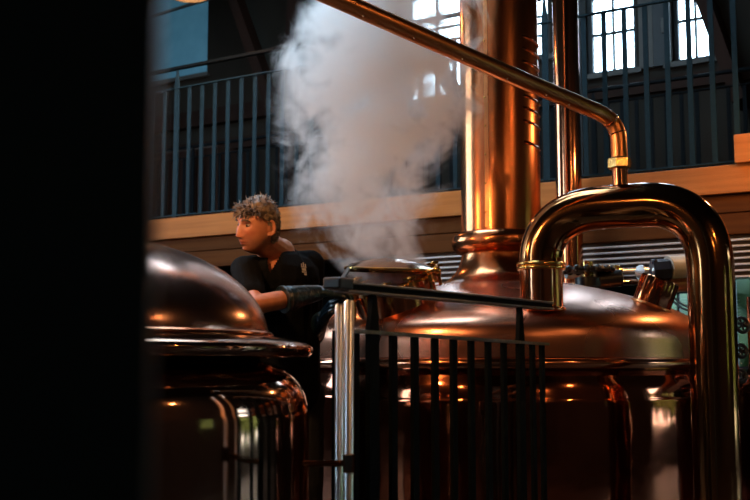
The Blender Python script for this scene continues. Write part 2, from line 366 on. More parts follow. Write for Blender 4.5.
# ---------------------------------------------------------------- gallery
c0_, c1_ = on(140, 20, CB-.3), on(222, -5, CB-.3)
tag(MB().beam(rw(*c0_), rw(*c1_), .03, .03, up=N).build('trim_13', 'pale', smooth=False), kind='structure')
gt = on(160, 219, CG).z; gtz = (gt+on(600, 179, CG).z)/2     # top of the fascia
z_a = on(600, 205, CG).z; z_b = on(640, 240, CG).z; z_c = on(740, 277, CG).z
gr = on(737, 150, CG).x
joints = [U0+.3, on(500, 200, CG).x, U1]
k = 1
tr = empty('trim_5', rw(-3, CG, z_a), kind='structure')
for i in range(len(joints)-1):
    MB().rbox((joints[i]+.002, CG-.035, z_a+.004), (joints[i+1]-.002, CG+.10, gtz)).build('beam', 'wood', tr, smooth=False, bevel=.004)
tr = empty('trim_6', rw(-3, CG, z_b), kind='structure')
zm = (z_a+z_b)/2+.01
for i in range(len(joints)-1):
    s = .9 if i % 2 else -.6
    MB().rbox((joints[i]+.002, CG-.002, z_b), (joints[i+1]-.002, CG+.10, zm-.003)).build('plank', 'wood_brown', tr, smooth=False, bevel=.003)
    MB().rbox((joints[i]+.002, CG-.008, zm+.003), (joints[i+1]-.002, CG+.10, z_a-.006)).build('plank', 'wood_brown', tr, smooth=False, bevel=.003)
tag(MB().rbox((U0, CG+.10, gtz-.14), (U1, CG+1.55, gtz-.03)).build('floor_gallery', 'timber_dark', smooth=False), kind='structure')
# beige newel post and dark storey post at the right
pn = on(742, 150, CG)
tag(MB().rbox((pn.x-.035, CG-.07, gtz+.001), (pn.x+.30, CG-.0, on(742, 136, CG).z)).build('gallery_end_block', 'wood', smooth=False, bevel=.006),
    'pale timber block standing on the gallery beam at the right edge', 'timber block')
# slatted screen below the beams
ls = empty('slatted_screen', rw(-2.8, CG+.12, z_c), 'dark brown slatted screen with pale edges hanging under the gallery beams', 'screen')
ns = 7; us0 = on(415, 270, CG).x; dz = (z_b-z_c)/ns
for i in range(ns):
    zz = z_b-dz*(i+1)
    MB().rbox((us0, CG+.055, zz+.0115), (2.0, CG+.11, zz+dz)).build('slat', 'slat', ls, smooth=False)
    MB().rbox((us0, CG+.0, zz), (2.0, CG+.115, zz+.0105)).build('edge_strip', 'slatedge', ls, smooth=False)
for uu in (us0+.02, -3.6, -2.2, -.6): MB().rbox((uu, CG+.116, z_c), (uu+.05, CG+.15, z_b)).build('batten', 'slat', ls, smooth=False)
# railings
def railing(name, A, B, z0, z1, zsub, posts, n_between, label, first=0, group=None, bw=.034, bd=.010, pw=.050, extra0=0, extra1=0, barm='teal_lit_metal', railm='blackmetal', hw=.045, hh=.030):
    """A, B: world xy of two neighbouring posts; bars divide the bay; posts: list of integer post indices"""
    A, B = Vector((*A[:2], 0)), Vector((*B[:2], 0)); d = (B-A)/n_between; dn = d.normalized()
    k0 = posts[0]*n_between-extra0; k1 = posts[-1]*n_between+extra1
    t = empty(name, A+d*((k0+k1)/2)+Vector((0, 0, z0)), label, 'railing', group)
    up = Vector((0, 0, 1)); P = lambda k, z: A+d*k+up*z
    MB().beam(P(k0, z1-hh/2), P(k1, z1-hh/2), hw, hh).build('handrail', railm, t, smooth=False, bevel=.006)
    MB().beam(P(k0, zsub), P(k1, zsub), .032, .012).build('sub_rail', barm, t, smooth=False)
    MB().beam(P(k0, z0+.03), P(k1, z0+.03), .032, .012).build('lower_rail', barm, t, smooth=False)
    src = None; x = dn.cross(up)
    for k in range(int(k0), int(k1)+1):
        if k % n_between == 0 and k//n_between in posts: continue
        if src is None: src = MB().beam(P(k, z0+.036), P(k, zsub-.006), bd, bw, up=dn).build('baluster', barm, t, smooth=False); s0 = k
        else: inst(src, d*(k-s0), t)
    src = None
    for p in posts:
        k = p*n_between
        if src is None:
            m = MB(); m.beam(P(k, z0-.02), P(k, zsub-.0), bd*1.6, pw, up=dn)
            c0 = P(k, zsub); c1 = P(k, z1-hh)
            def q(c, w): return [c-dn*w/2-x*.008, c+dn*w/2-x*.008, c+dn*w/2+x*.008, c-dn*w/2+x*.008]
            m.hexa(q(c0, pw)+q(c1, pw*.30)); m.beam(P(k, zsub-.01), P(k, z1-hh), .012, .012, up=dn)
            src = m.build('post', barm, t, smooth=False); s0 = k
        else: inst(src, d*(k-s0), t)
    return t
gA = on(176, 150, CG+.03); gB = on(341, 150, CG+.03)
zh = on(250, 55, CG+.03).z; zsb = on(250, 75.5, CG+.03).z
railing('gallery_railing', rw(*gA), rw(*gB), gtz, zh+.02, zsb, [-1, 0, 1, 2, 3, 4], 12, 'black flat-bar railing with painted-in teal daylight along the front edge of the timber gallery', extra0=4, extra1=0, bw=.036)
fa = on(651, 95, 9.3); fb = on(666, 95, 9.3); du = (fb.x-fa.x)
fz = on(670, 94, 9.3).z
# rear walkway and its railing
tag(MB().rbox((U0, 9.25, gtz-.14), (U1, CB, gtz-.02)).build('floor_rear', 'timber_dark', smooth=False), kind='structure')
railing('rear_railing', rw(fa.x-du*4, 9.3, 0), rw(fa.x+du*8, 9.3, 0), gtz, fz+.145, fz, [-4, -3, -2, -1, 0, 1], 12, 'black flat-bar railing on the far walkway under the tall windows', extra0=0, barm='blackmetal', bw=.034)
# storey post beside the copper pipe, timber braces
sp = on(577, 100, CG+.35)
tag(MB().rbox((sp.x-.055, CG+.30, 0), (sp.x+.055, CG+.42, ZC)).build('trim_7', 'frame', smooth=False), kind='structure')
def brace(i, x0, y0, x1, y1, c, w=.2, m='timber_dark'):
    p, q_ = on(x0, y0, c), on(x1, y1, c)
    tag(MB().beam(rw(*p), rw(*q_), .12, w, up=N).build('trim_%d' % i, m, smooth=False), kind='structure')
brace(8, 697, -25, 744, 105, CB-.16, .46)
brace(9, 420, 30, 475, 130, CB-.16, .22)
brace(10, 215, -60, 275, 110, CB-.5, .18)
brace(11, 300, -60, 285, 200, CB-.4, .20)
b0, b1 = on(150, 128, CB), on(262, 112, CB)
tag(MB().rbox((b0.x, CB-.10, b0.z-.1), (b1.x+.5, CB-.001, b0.z+.1)).build('trim_12', 'timber_dark', smooth=False), kind='structure')
cb0 = on(158, 205, CB-.6)
cbx = on(215, 150, CB-.6)
cbt = on(200, 146, CB-.6).z
cab = empty('cabinet', rw((cb0.x+cbx.x)/2, CB-.3, gtz-.02), 'low dark cabinet on the far walkway behind the left railing', 'cabinet')
MB().rbox((cb0.x, CB-.55, gtz-.02), (cbx.x, CB-.02, cbt)).build('body', 'slat', cab, smooth=False)
for i in range(3):
    w = (cbx.x-cb0.x)/3
    MB().rbox((cb0.x+w*i+.015, CB-.575, gtz+.03), (cb0.x+w*(i+1)-.015, CB-.55, cbt-.03)).build('door', 'timber_dark', cab, smooth=False)
# ================================================================== LAMPS
def lamp(px, py, Y, power, label, r=.05, world=None, group=None):
    p = Vector(world) if world else at(px, py, Y)
    t = empty('pendant_lamp', p, label, 'lamp', group)
    MB().lathe([(.02, .16), (.05, .15), (.09, .10), (.17, .02), (.175, .0), (.165, .0), (.085, .09), (.045, .13), (.0, .135)], p, 32, cap=False).build('lamp_shade', 'shade', t)
    MB().cyl(p+Vector((0, 0, .15)), (p.x, p.y, ZC), .006, 8).build('cord', 'black_plastic', t)
    MB().ball(p+Vector((0, 0, .02)), .035, 16, 10).build('bulb', 'bulb', t)
    l = bpy.data.lights.new('bulb_light', 'POINT'); l.energy = power; l.color = (1, .47, .17); l.shadow_soft_size = r
    o = bpy.data.objects.new('bulb_light', l); COL.objects.link(o); o.parent = t; o.location = (0, 0, -.05)
    return t
lamp(189, -4, 8.6, 30, 'glowing pendant lamp at the top left beyond the gallery railing')
HG = 'unseen pendant lamps added over the brewhouse floor'
HL = 'unseen black pendant lamp added over the brewhouse for warm light'
for w, pw in (((-1.02, 3.45, 2.22), 60), ((-1.9, .9, 3.4), 35), ((3.3, .6, 3.6), 35), ((-3.3, 4.6, 2.5), 110), ((2.2, -.8, 3.2), 30), ((2.6, 5.9, 2.75), 30)):  # unseen lamps, several added as warm fill for cheek, beam and actuator
    lamp(0, 0, 0, pw, HL, world=w, group=HG)
# ================================================================== BIG COPPER KETTLE
KC = Vector((.69, 5.7, 0))
kt = empty('brewing_kettle', KC, 'large domed copper kettle with a tall chimney, behind the black gate', 'kettle')
K = lambda prof: [(r, z+CZ) for r, z in prof]
def arcp(r0, z0, r1, z1, n=8, bul=1):
    return [(r0+(r1-r0)*sin(pi/2*i/n), z1+(z0-z1)*cos(pi/2*i/n)) for i in range(n+1)]
dome = [(1.062, .03), (1.062, .10), (1.058, .14), (1.045, .175), (1.015, .21), (.97, .243), (.90, .278), (.83, .306), (.76, .330), (.68, .354), (.60, .375), (.52, .394), (.45, .409), (.40, .418), (.36, .424)]
def fine(p, n=4):
    q = catmull([(a, 0, b) for a, b in p], n); return [(max(v.x, 0), v.z) for v in q]
MB().lathe(K(fine(dome)), KC, 128, cap=False).build('dome', 'copper_dome', kt)
MB().lathe(K([(1.06, .028), (1.092, .022), (1.10, .010), (1.10, -.006), (1.092, -.018), (1.05, -.024)]), KC, 128, cap=False).build('seam_flange', 'copper', kt)
MB().lathe(K(fine([(1.04, -.022), (1.045, -.04), (1.052, -.06), (1.066, -.10), (1.076, -.15), (1.08, -.20), (1.08, -.5), (1.08, -.9)])), KC, 128, cap=False).build('body', 'copper_body', kt)
MB().lathe([(1.10, 0), (1.10, .12), (1.08, .16)], KC, 96).build('plinth', 'bronze_dark', kt)
MB().lathe(K(fine([(.37, .424), (.315, .442), (.275, .468), (.245, .505), (.225, .55), (.213, .60), (.208, .64)])), KC, 96, cap=False).build('flared_neck', 'copper_col', kt)
MB().lathe(K(fine([(.208, .590), (.238, .600), (.262, .622), (.270, .652), (.264, .682), (.245, .704), (.218, .711)])), KC, 96, cap=False).build('neck_ring', 'copper_col', kt)
col_ = MB().lathe([(.217, CZ+.705), (.217, ZC-.01)], KC, 96, cap=False).build('chimney', 'copper_col', kt)
# lap seam with rivets facing the camera-left
sa = math.atan2(-1, 0)-R(26)
def on_col(a, r, z): return KC+Vector((r*cos(a), r*sin(a), z))
vs = MB()
for s_ in (-1, 1):
    pass
vs.hexa([on_col(sa-.05, .2175, CZ+.72), on_col(sa+.05, .2175, CZ+.72), on_col(sa+.05, .2215, CZ+.72), on_col(sa-.05, .2215, CZ+.72)] +
        [on_col(sa-.05, .2175, ZC-.02), on_col(sa+.05, .2175, ZC-.02), on_col(sa+.05, .2215, ZC-.02), on_col(sa-.05, .2215, ZC-.02)])
vs.build('lap_seam', 'copper_pipe', col_, smooth=False)
rb = MB(); z = CZ+.80
while z < 4.2: rb.ball(on_col(sa-.03, .222, z), .006, 8, 5); z += .155
rb.build('rivet_row', 'brass', col_)
# ridges modelled in place of ring reflections on the chimney's right side
for i, yy in enumerate((38, 50, 63, 75, 97, 109, 122, 143)):
    z = at(533, yy, 5.55).z; a_ = R(-62); b_ = R(-8); m = MB(); vsx = []; fsx = []
    n = 12
    for j in range(n+1):
        a = a_+(b_-a_)*j/n; w = .010*min(1, sin(pi*j/n)*1.8)
        zz = z-.02*(j/n)
        vsx += [on_col(a, .216, zz+.010), on_col(a, .2175+w, zz-.004), on_col(a, .216, zz-.010)]
    for j in range(n):
        o = j*3; fsx += [(o, o+1, o+4, o+3), (o+1, o+2, o+5, o+4), (o+2, o, o+3, o+5)]
    m.add(vsx, fsx+[(0, 1, 2), (3*n, 3*n+1, 3*n+2)]); m.build('reflection_ridge', 'copper_col', col_)
# ---------------- manway on the dome (front left)
def dome_z(r):
    for (r1, z1), (r0, z0) in zip(dome[:-1], dome[1:]):
        if r0 <= r <= r1: return CZ+z0+(z1-z0)*(r-r0)/(r1-r0)
    return CZ+dome[-1][1]
MP = at(398, 292, 5.10); MP.z = dome_z((MP-KC).to_2d().length)-.02
rad = (MP-KC).to_2d().normalized(); mn = Vector((rad.x*.34, rad.y*.34, 1)).normalized()
mx_ = mn.cross(Vector((0, 1, 0))).normalized(); my_ = mx_.cross(mn)
mw = empty('manway', MP, 'round copper manway with brass fittings and raised lid, steam rising from it', 'manway')
MB().lathe([(.205, -.03), (.20, .0), (.198, .09), (.212, .095), (.215, .115), (.185, .118), (.182, .09), (.182, -.02)], MP, 64, mn, cap=False).build('collar', 'copper', mw)
MB().torus(MP+mn*.12, .20, .011, mn, 64, 10).build('rim', 'brass', mw)
for i in range(12):
    a = 2*pi*i/12+.2; p = MP+(mx_*cos(a)+my_*sin(a))*.225+mn*.105
    m = MB(); m.lathe([(.016, 0), (.016, .03)], p-mn*.0, 6, mn); m.ball(p+mn*.042, .013, 10, 6); m.beam(p+mn*.045-mx_*.03, p+mn*.045+mx_*.03, .008, .012)
    m.cyl(p-mn*.05, p, .008, 8)
    m.build('wing_bolt', 'brass', mw)
# raised lid hinged at the right
hinge = MP+mx_*(.215 if mx_.x > 0 else -.215)+mn*.12
ex = Vector((-1, 0.05, .03)).normalized(); ln = Vector((.03, -.10, 1)).normalized(); ln = (ln-ex*ln.dot(ex)).normalized(); lc = hinge+ex*.215
lid = MB().lathe([(.222, -.012), (.225, 0), (.222, .012), (.16, .035), (.09, .052), (.0, .06)], lc, 64, ln).build('lid', 'bronze', mw)
MB().torus(lc+ln*.004, .222, .010, ln, 64, 8).build('lid_rim', 'brass', lid)
MB().cyl(hinge-Vector((0, .07, 0)), hinge+Vector((0, .07, 0)), .016, 14).ball(hinge-Vector((0, .07, 0)), .02).build('hinge', 'brass', mw)
lev0 = lc+ex*.20+ln*.015; lev1 = at(341, 281, 4.66)
MB().tube([lc+ex*.12+ln*.035, lev0, (lev0+lev1)/2, lev1], .011, 12).build('lever', 'black_plastic', lid)
# sight glass and small brass valve on collar
p = MP+mn*.02-my_*.0+Vector((-.21, -.10, .0))
sv = empty('sample_valve', p, 'small brass valve cluster on the dome left of the manway', 'valve')
MB().cyl(p-Vector((0, 0, .10)), p+Vector((0, 0, .06)), .014, 12).ball(p+Vector((0, 0, .02)), .03, 14, 8).build('valve_body', 'brass', sv)
MB().cyl(p+Vector((-.06, -.02, .03)), p+Vector((.05, .02, .03)), .012, 12).ball(p+Vector((-.07, -.02, .03)), .02).build('spout', 'brass', sv)
MB().torus(p+Vector((0, 0, .075)), .035, .007, (0, .2, 1), 20, 8).build('handwheel', 'brass', sv)
# ---------------- small fluted vent on the dome (right)
VP = at(650, 300, 5.15); VP.z = dome_z((VP-KC).to_2d().length)-.02
vn = Vector((.36, -.1, 1)).normalized()
vt = empty('vent_cap', VP, 'short fluted copper cap standing on the kettle dome under the big pipe', 'vent cap')
pr = []
m = MB(); nseg = 48; hgt = .15
for z, r in ((0, .075), (.03, .09), (hgt-.01, .092), (hgt, .086)):
    pass
vs_ = []; fs_ = []; rot = Vector((0, 0, 1)).rotation_difference(vn).to_matrix()
lv = [(-.03, .085), (.0, .088), (.02, .094), (hgt-.012, .094), (hgt, .088), (hgt+.004, .0)]
for z, r in lv:
    for i in range(nseg):
        a = 2*pi*i/nseg; rr = r*(1+.018*(1 if i % 4 < 2 else -1)) if r > 0 else 0
        vs_.append(VP+rot@Vector((rr*cos(a), rr*sin(a), z)))
for j in range(len(lv)-1):
    for i in range(nseg): fs_.append((j*nseg+i, j*nseg+(i+1) % nseg, (j+1)*nseg+(i+1) % nseg, (j+1)*nseg+i))
m.add(vs_, fs_); m.build('fluted_body', 'copper', vt)
MB().torus(VP+vn*.008, .097, .010, vn, 40, 8).build('base_ring', 'copper_pipe', vt)
# ================================================================== U-SHAPED VAPOUR PIPE
YU = lambda px: 4.80-.35*max(0, min(1, (px-541)/170))
up_ = [(541, 266), (541, 255), (544, 242), (552, 228), (566, 217), (585, 210), (610, 207), (635, 205.5), (655, 205), (672, 208), (688, 216), (700, 229), (707, 245), (710, 262), (711, 280)]
pts = [at(x, y, YU(x)) for x, y in up_]
base = pts[0].copy(); foot = base.copy(); foot.z = dome_z((base-KC).to_2d().length)-.03
low = pts[-1].copy(); low.z = .30
ut = empty('vapour_pipe', foot, 'thick polished brass-copper pipe arching from the dome down in front of the kettle', 'pipe')
MB().tube(catmull(pts, 6)+[Vector((pts[-1].x, pts[-1].y, z)) for z in (1.2, .9, .6, .30)], .0985, 64).build('arched_tube', 'bronze', ut)
MB().tube([foot, base], .098, 48, cap=False).build('riser', 'copper', ut)
MB().torus(base+Vector((0, 0, .006)), .104, .010, seg=64).torus(base-Vector((0, 0, .012)), .104, .009, seg=64).build('union_ring', 'brass', ut)
MB().torus(foot+Vector((0, 0, .0)), .100, .012, seg=64).build('foot_ring', 'copper', ut)
MB().cyl((low.x, low.y, 0), low, .12, 40).build('floor_socket', 'bronze_dark', ut)
# ================================================================== THIN SLOPING PIPE
y0 = YU(620)
tp = [at(236, -45, 3.75), at(330, -4, 3.95), at(430, 40, 4.15), at(520, 79, 4.36), at(585, 106.5, 4.55), at(600, 113, 4.60), at(611, 121, y0-.005), at(617.5, 133, y0), at(619, 148, y0), at(619.5, 160, y0)]
tt = empty('sloping_pipe', at(619.5, 185, y0), 'thin bright copper pipe sloping across the top and plugging into the arched pipe', 'pipe')
MB().tube(catmull(tp, 6), .0365, 32).build('tube', 'copper_pipe', tt)
e0 = at(619.5, 160, y0); e1 = at(619.5, 186, y0)
MB().tube([e0+Vector((0, 0, .04)), Vector((e0.x, e0.y, e1.z-.01))], .034, 32).build('nipple', 'copper', tt)
MB().lathe([(.046, -.026), (.052, -.019), (.052, .019), (.046, .026)], at(619.5, 163.5, y0), 6).build('union_nut', 'brass', tt, ang=20)
el = MB()
for (x, y) in ((607, 117), (619, 139)):
    i = min(range(len(tp)), key=lambda i: (tp[i]-at(x, y, y0)).length); d = (tp[min(i+1, len(tp)-1)]-tp[i-1]).normalized()
    el.torus(tp[i], .0375, .0035, d, 32, 8)
el.build('solder_joint', 'copper', tt)
rv = MB(); cp = catmull(tp, 6)
for i, f in enumerate((8, 11, 14, 17, 20, 22)):
    rv.ball(cp[f]+Vector((0, -.025, -.030)), .004, 8, 5)
rv.build('droplet_row', 'steel', tt)
# ================================================================== BACKGROUND COPPER RISER
p = at(570, 250, 7.05)
ct = empty('copper_riser', (p.x, p.y, 0), 'upright reddish copper pipe behind the arch, left of the dark storey post', 'pipe')
MB().cyl((p.x, p.y, 0), (p.x, p.y, ZC), .088, 40).build('tube', 'copper', ct)
zc = at(570, 269, 7.05).z; MB().lathe([(.09, -.02), (.12, -.015), (.12, .015), (.09, .02)], (p.x, p.y, zc), 40).build('flange', 'copper', ct)
zc = at(570, 300, 7.05).z; MB().lathe([(.09, -.02), (.12, -.015), (.12, .015), (.09, .02)], (p.x, p.y, zc), 40).build('flange', 'copper', ct)
# ================================================================== VALVES AND ACTUATOR BEHIND THE ARCH
def gear(px, py, Y, L):
    return at(px, py, Y)
a_, b_ = at(585, 272, 6.1), at(690, 268, 6.45)
t = empty('process_line', (a_+b_)/2, 'horizontal steel and brass pipework behind the dome, under the slatted screen', 'pipework')
MB().tube([at(566, 275, 6.15), b_], .022, 20).build('upper_tube', 'steel', t)
MB().tube([at(600, 283, 6.15), at(690, 281, 6.4)], .018, 20).build('lower_tube', 'bronze_dark', t)
for x in (608, 617, 641): q_ = at(x, 272.5, 6.22); MB().lathe([(.045, -.008), (.045, .008)], q_, 24, (b_-a_)).build('clamp', 'brass' if x != 641 else 'steel', t)
t = empty('butterfly_valve', at(588, 272, 6.0), 'black valve with flat round head and notched wheel beside the arched pipe', 'valve')
q_ = at(588, 270, 6.0)
m = MB(); m.lathe([(.135, -.012), (.14, 0), (.135, .012)], q_, 32)
for i in range(14): a = 2*pi*i/14; m.ball(q_+Vector((cos(a), sin(a), 0))*.135, .022, 8, 6)
m.build('handwheel', 'black_plastic', t)
MB().cyl(q_-Vector((0, 0, .10)), q_+Vector((0, 0, .05)), .03, 20).build('stem', 'brass', t)
MB().lathe([(.05, -.10), (.075, -.095), (.075, -.045), (.05, -.04)], q_, 24).build('valve_body', 'black_plastic', t)
q2 = at(612, 277, 6.0); MB().lathe([(.035, -.09), (.05, -.085), (.05, .05), (.03, .06)], q2-Vector((0, 0, .01)), 20, (1, 0, .1)).build('side_knob', 'black_plastic', t)
t = empty('pneumatic_actuator', at(680, 275, 6.1), 'ivory cylinder with dark blue end head, lying above the dome inside the arch', 'actuator')
MB().tube([at(668, 268.5, 6.1), at(700, 266.5, 6.15)], .072, 40).build('cylinder', 'white_plastic', t)
MB().tube([at(668, 285, 6.1), at(702, 283, 6.15)], .046, 32).build('lower_cylinder', 'copper_pipe', t)
h0, h1 = at(652, 271, 6.1), at(669, 270, 6.1)
MB().tube([h0, h1], .068, 8).build('end_head', 'navy', t, ang=20)
for dy in (-.05, 0, .05): MB().ball(h0+Vector((.01, -.03, dy)), .02, 10, 6).build('port', 'steel' if dy == 0 else 'navy', t)
MB().tube([(h0+h1)/2, (h0+h1)/2-Vector((0, 0, .16))], .028, 16).build('stem', 'black_plastic', t)
for i, (a, b) in enumerate((((668, 291), (694, 309)), ((668, 296), (694, 312)))):
    A, B = at(*a, 5.9), at(*b, 5.7); 
    tag(MB().tube(catmull([A, (A+B)/2-Vector((0, 0, .02)), B], 6), .006, 10).build('hose', 'black_plastic'), ['upper', 'lower'][i]+' of two thin black hoses crossing the low window beside the vent cap', 'hose', 'pair of thin hoses')
# ================================================================== GATE
GA = at(345, 300, 3.0); GB = at(548, 307, 4.25)
def gxy(f): return GA.to_2d()*(1-f)+GB.to_2d()*f
def gfrac(px):
    s = (px-375)/F; a, b = gxy(0), gxy(1); d = b-a   # x = s*depth, depth ~ y
    return (s*a.y-a.x)/(d.x-s*d.y)
gd = (GB-GA); gd.z = 0; gdn = gd.normalized(); gx = gdn.cross(Vector((0, 0, 1)))
gt_ = empty('gate', (GA+GB)/2*1.0-Vector((0, 0, (GA.z+GB.z)/2-.25)), 'black flat-bar steel gate with grey handrail in front of the big kettle', 'gate')
def gp(px, z): q_ = gxy(gfrac(px)); return Vector((q_.x, q_.y, z))
h_l = at(345, 286, 3.0).z; h_r = at(548, 305, 4.25).z; zh_ = (h_l+h_r)/2
s_l = at(352, 331, gp(352, 0).y).z; s_r = at(544, 344, gp(544, 0).y).z
zlo = .25
A = gp(341, h_l); B = gp(548, h_r)
MB().beam(A+Vector((0, 0, .008)), B+Vector((0, 0, .008)), .055, .008).build('handrail', 'rail', gt_, smooth=False, bevel=.003)
MB().beam(A-Vector((0, 0, .004)), B-Vector((0, 0, .004)), .040, .018).build('rail_core', 'blackmetal', gt_, smooth=False)
MB().beam(A-Vector((0, 0, .016)), B-Vector((0, 0, .016)), .052, .007).build('rail_underside', 'rail', gt_, smooth=False, bevel=.002)
def sz(px): f = (gp(px, 0)-gp(352, 0)).length/(gp(544, 0)-gp(352, 0)).length; return s_l+(s_r-s_l)*f
MB().beam(gp(348, sz(348)), gp(545, sz(545)), .034, .010).build('sub_rail', 'rail', gt_, smooth=False)
MB().beam(gp(336, zlo), gp(545, zlo), .034, .012).build('lower_rail', 'blackmetal', gt_, smooth=False)
for px in (336, 356, 393, 414.5, 434.5, 453, 470.5, 487.5, 503, 531.5, 541):
    zt = sz(px)-.006 if px > 345 else s_l
    w = .034 if px not in (336, 356) else .022
    MB().beam(gp(px, zlo+.007), gp(px, zt), .012, w, up=gdn).build('baluster', 'blackmetal', gt_, smooth=False)
for px in (372.5, 519.5):
    c0 = gp(px, zlo-.1); c1 = gp(px, sz(px)+.004); f = (gp(px, 0)-gp(341, 0)).length/(gp(548, 0)-gp(341, 0)).length; c2 = gp(px, h_l+(h_r-h_l)*f-.018)
    pw = .052
    def q(c, w, e=.008): return [c-gdn*w/2-gx*e, c+gdn*w/2-gx*e, c+gdn*w/2+gx*e, c-gdn*w/2+gx*e]
    m = MB(); m.hexa(q(c0, pw)+q(c1, pw)); m.hexa(q(c1, pw)+q(c2, pw*.40)); m.build('post', 'blackmetal', gt_, smooth=False)
# grip end of the handrail
tag_ = MB().beam(gp(331, h_l+.004), gp(345, h_l+.004), .060, .034).build('rail_end_cap', 'black_plastic', gt_, smooth=False, bevel=.006)
# stainless twin tubes
pt = empty('gate_post', gp(345, 0)-gx*.0, 'pair of upright stainless steel tubes at the near end of the gate', 'post')
def tubeat(px, py, Y, r, name):
    p = at(px, py, Y); MB().lathe([(r*.7, p.z-.0), (r, p.z-.006), (r, .05)][::-1], (p.x, p.y, 0), 32).build(name, 'steel', pt)
tubeat(349, 300, 2.88, .0135, 'front_tube'); tubeat(339.5, 304, 2.95, .0125, 'rear_tube')
q0 = at(348, 463, 2.88); q1 = at(304, 464, 3.05)
MB().tube([q0, q1], .009, 12).build('tie_rod', 'bronze_dark', pt)
MB().beam(q0-Vector((0.014, .0, .0)), q0+Vector((.018, 0, 0)), .05, .05).build('clamp', 'bronze_dark', pt, smooth=False, bevel=.006)
# ================================================================== NEAR KETTLE (left)
LC = Vector((-.923, 3.4, 0))
lt = empty('near_kettle', LC, 'near copper kettle with rounded dome and thick flange at lower left', 'kettle')
ld = [(.576*cos(a), .085+.325*sin(a)) for a in [pi/2*i/28 for i in range(28)]]+[(.12, .085+.322)]
MB().lathe(K(ld), LC, 128, cap=False).build('dome', 'near_dome', lt)
MB().lathe(K([(.12, .40), (.13, .425), (.11, .44), (.0, .445)]), LC, 48, cap=False).build('top_cap', 'bronze_dark', lt)
MB().lathe(K(fine([(.55, .092), (.62, .085), (.69, .070), (.715, .058), (.722, .045), (.715, .030), (.69, .020), (.56, .016)], 5)), LC, 128, cap=False).build('flange', 'bronze_dark', lt)
MB().torus(LC+Vector((0, 0, CZ+.092)), .585, .010, seg=96, ms=10).build('dome_bead', 'copper', lt)
MB().lathe(K(fine([(.54, .02), (.56, .008), (.60, -.004), (.635, -.022), (.665, -.048), (.69, -.085), (.704, -.13), (.71, -.20), (.712, -.5), (.712, -.85)], 6)), LC, 128, cap=False).build('body', 'bronze_dark', lt)
MB().lathe([(.74, 0), (.74, .16), (.71, .20)], LC, 96).build('plinth', 'bronze_dark', lt)
# ================================================================== RIGHT VESSEL + VALVES
RC = Vector((at(737, 400, 5.6).x+.62, 5.6, 0))
rt = empty('side_vessel', RC, 'dark red copper vessel cut by the right edge, behind the arched pipe', 'vessel')
MB().lathe(K(fine([(.62, -.9), (.62, -.22), (.612, -.15), (.585, -.08), (.53, -.03), (.42, .01), (.2, .03), (.0, .035)])), RC, 96, cap=False).build('body', 'copper_body', rt)
MB().lathe([(.64, 0), (.64, .16)], RC, 64).build('plinth', 'bronze_dark', rt)
for (x, y, r, lab) in ((742, 325, .035, 'uppermost of the dark handwheels in front of the low window, right edge'), (741, 351, .03, 'middle dark handwheel at the right edge, beside the arched pipe'), (741, 376, .028, 'lowest dark handwheel at the right edge above the side vessel')):
    p = at(x, y, 5.0); t = empty('handwheel', p, lab, 'handwheel', 'handwheels at the right edge')
    MB().torus(p, r, .009, (.3, -1, .2), 24, 8).build('wheel', 'black_plastic', t)
    for a in (0, pi/3, 2*pi/3): 
        ax = Vector((.3, -1, .2)).normalized(); e = ax.orthogonal().normalized(); e2 = ax.cross(e); d = e*cos(a)+e2*sin(a)
        MB().cyl(p-d*r, p+d*r, .005, 8).build('spoke', 'black_plastic', t)
    MB().cyl(p, p+Vector((.10, .16, .0)), .010, 12).build('stem', 'copper_body', t)
p = at(748, 350, 5.2)
tag(MB().tube([(p.x+.02, p.y, 0), (p.x+.02, p.y, 1.38)], .018, 16).build('valve_pipe', 'bronze_dark'), 'thin upright pipe carrying the dark handwheels at the right edge', 'pipe')
# ================================================================== FOREGROUND POST
xa = at(146, 100, .45).x; xb = at(153, 480, .45).x
fg = MB().hexa([(xb-.34, .448, 0), (xb, .448, 0), (xb, .46, 0), (xb-.34, .46, 0), (xa-.34, .448, 3.2), (xa, .448, 3.2), (xa, .46, 3.2), (xa-.34, .46, 3.2)]).hexa([(xb-.34, .46, 0), (xb-.30, .46, 0), (xb-.30, .60, 0), (xb-.34, .60, 0), (xa-.34, .46, 3.2), (xa-.30, .46, 3.2), (xa-.30, .60, 3.2), (xa-.34, .60, 3.2)]).build('dark_column', 'column_paint', smooth=False)
tag(fg, 'very close out-of-focus dark column filling the left edge', 'column')
# ================================================================== THE BREWER
HC = at(257.5, 227, 4.62)
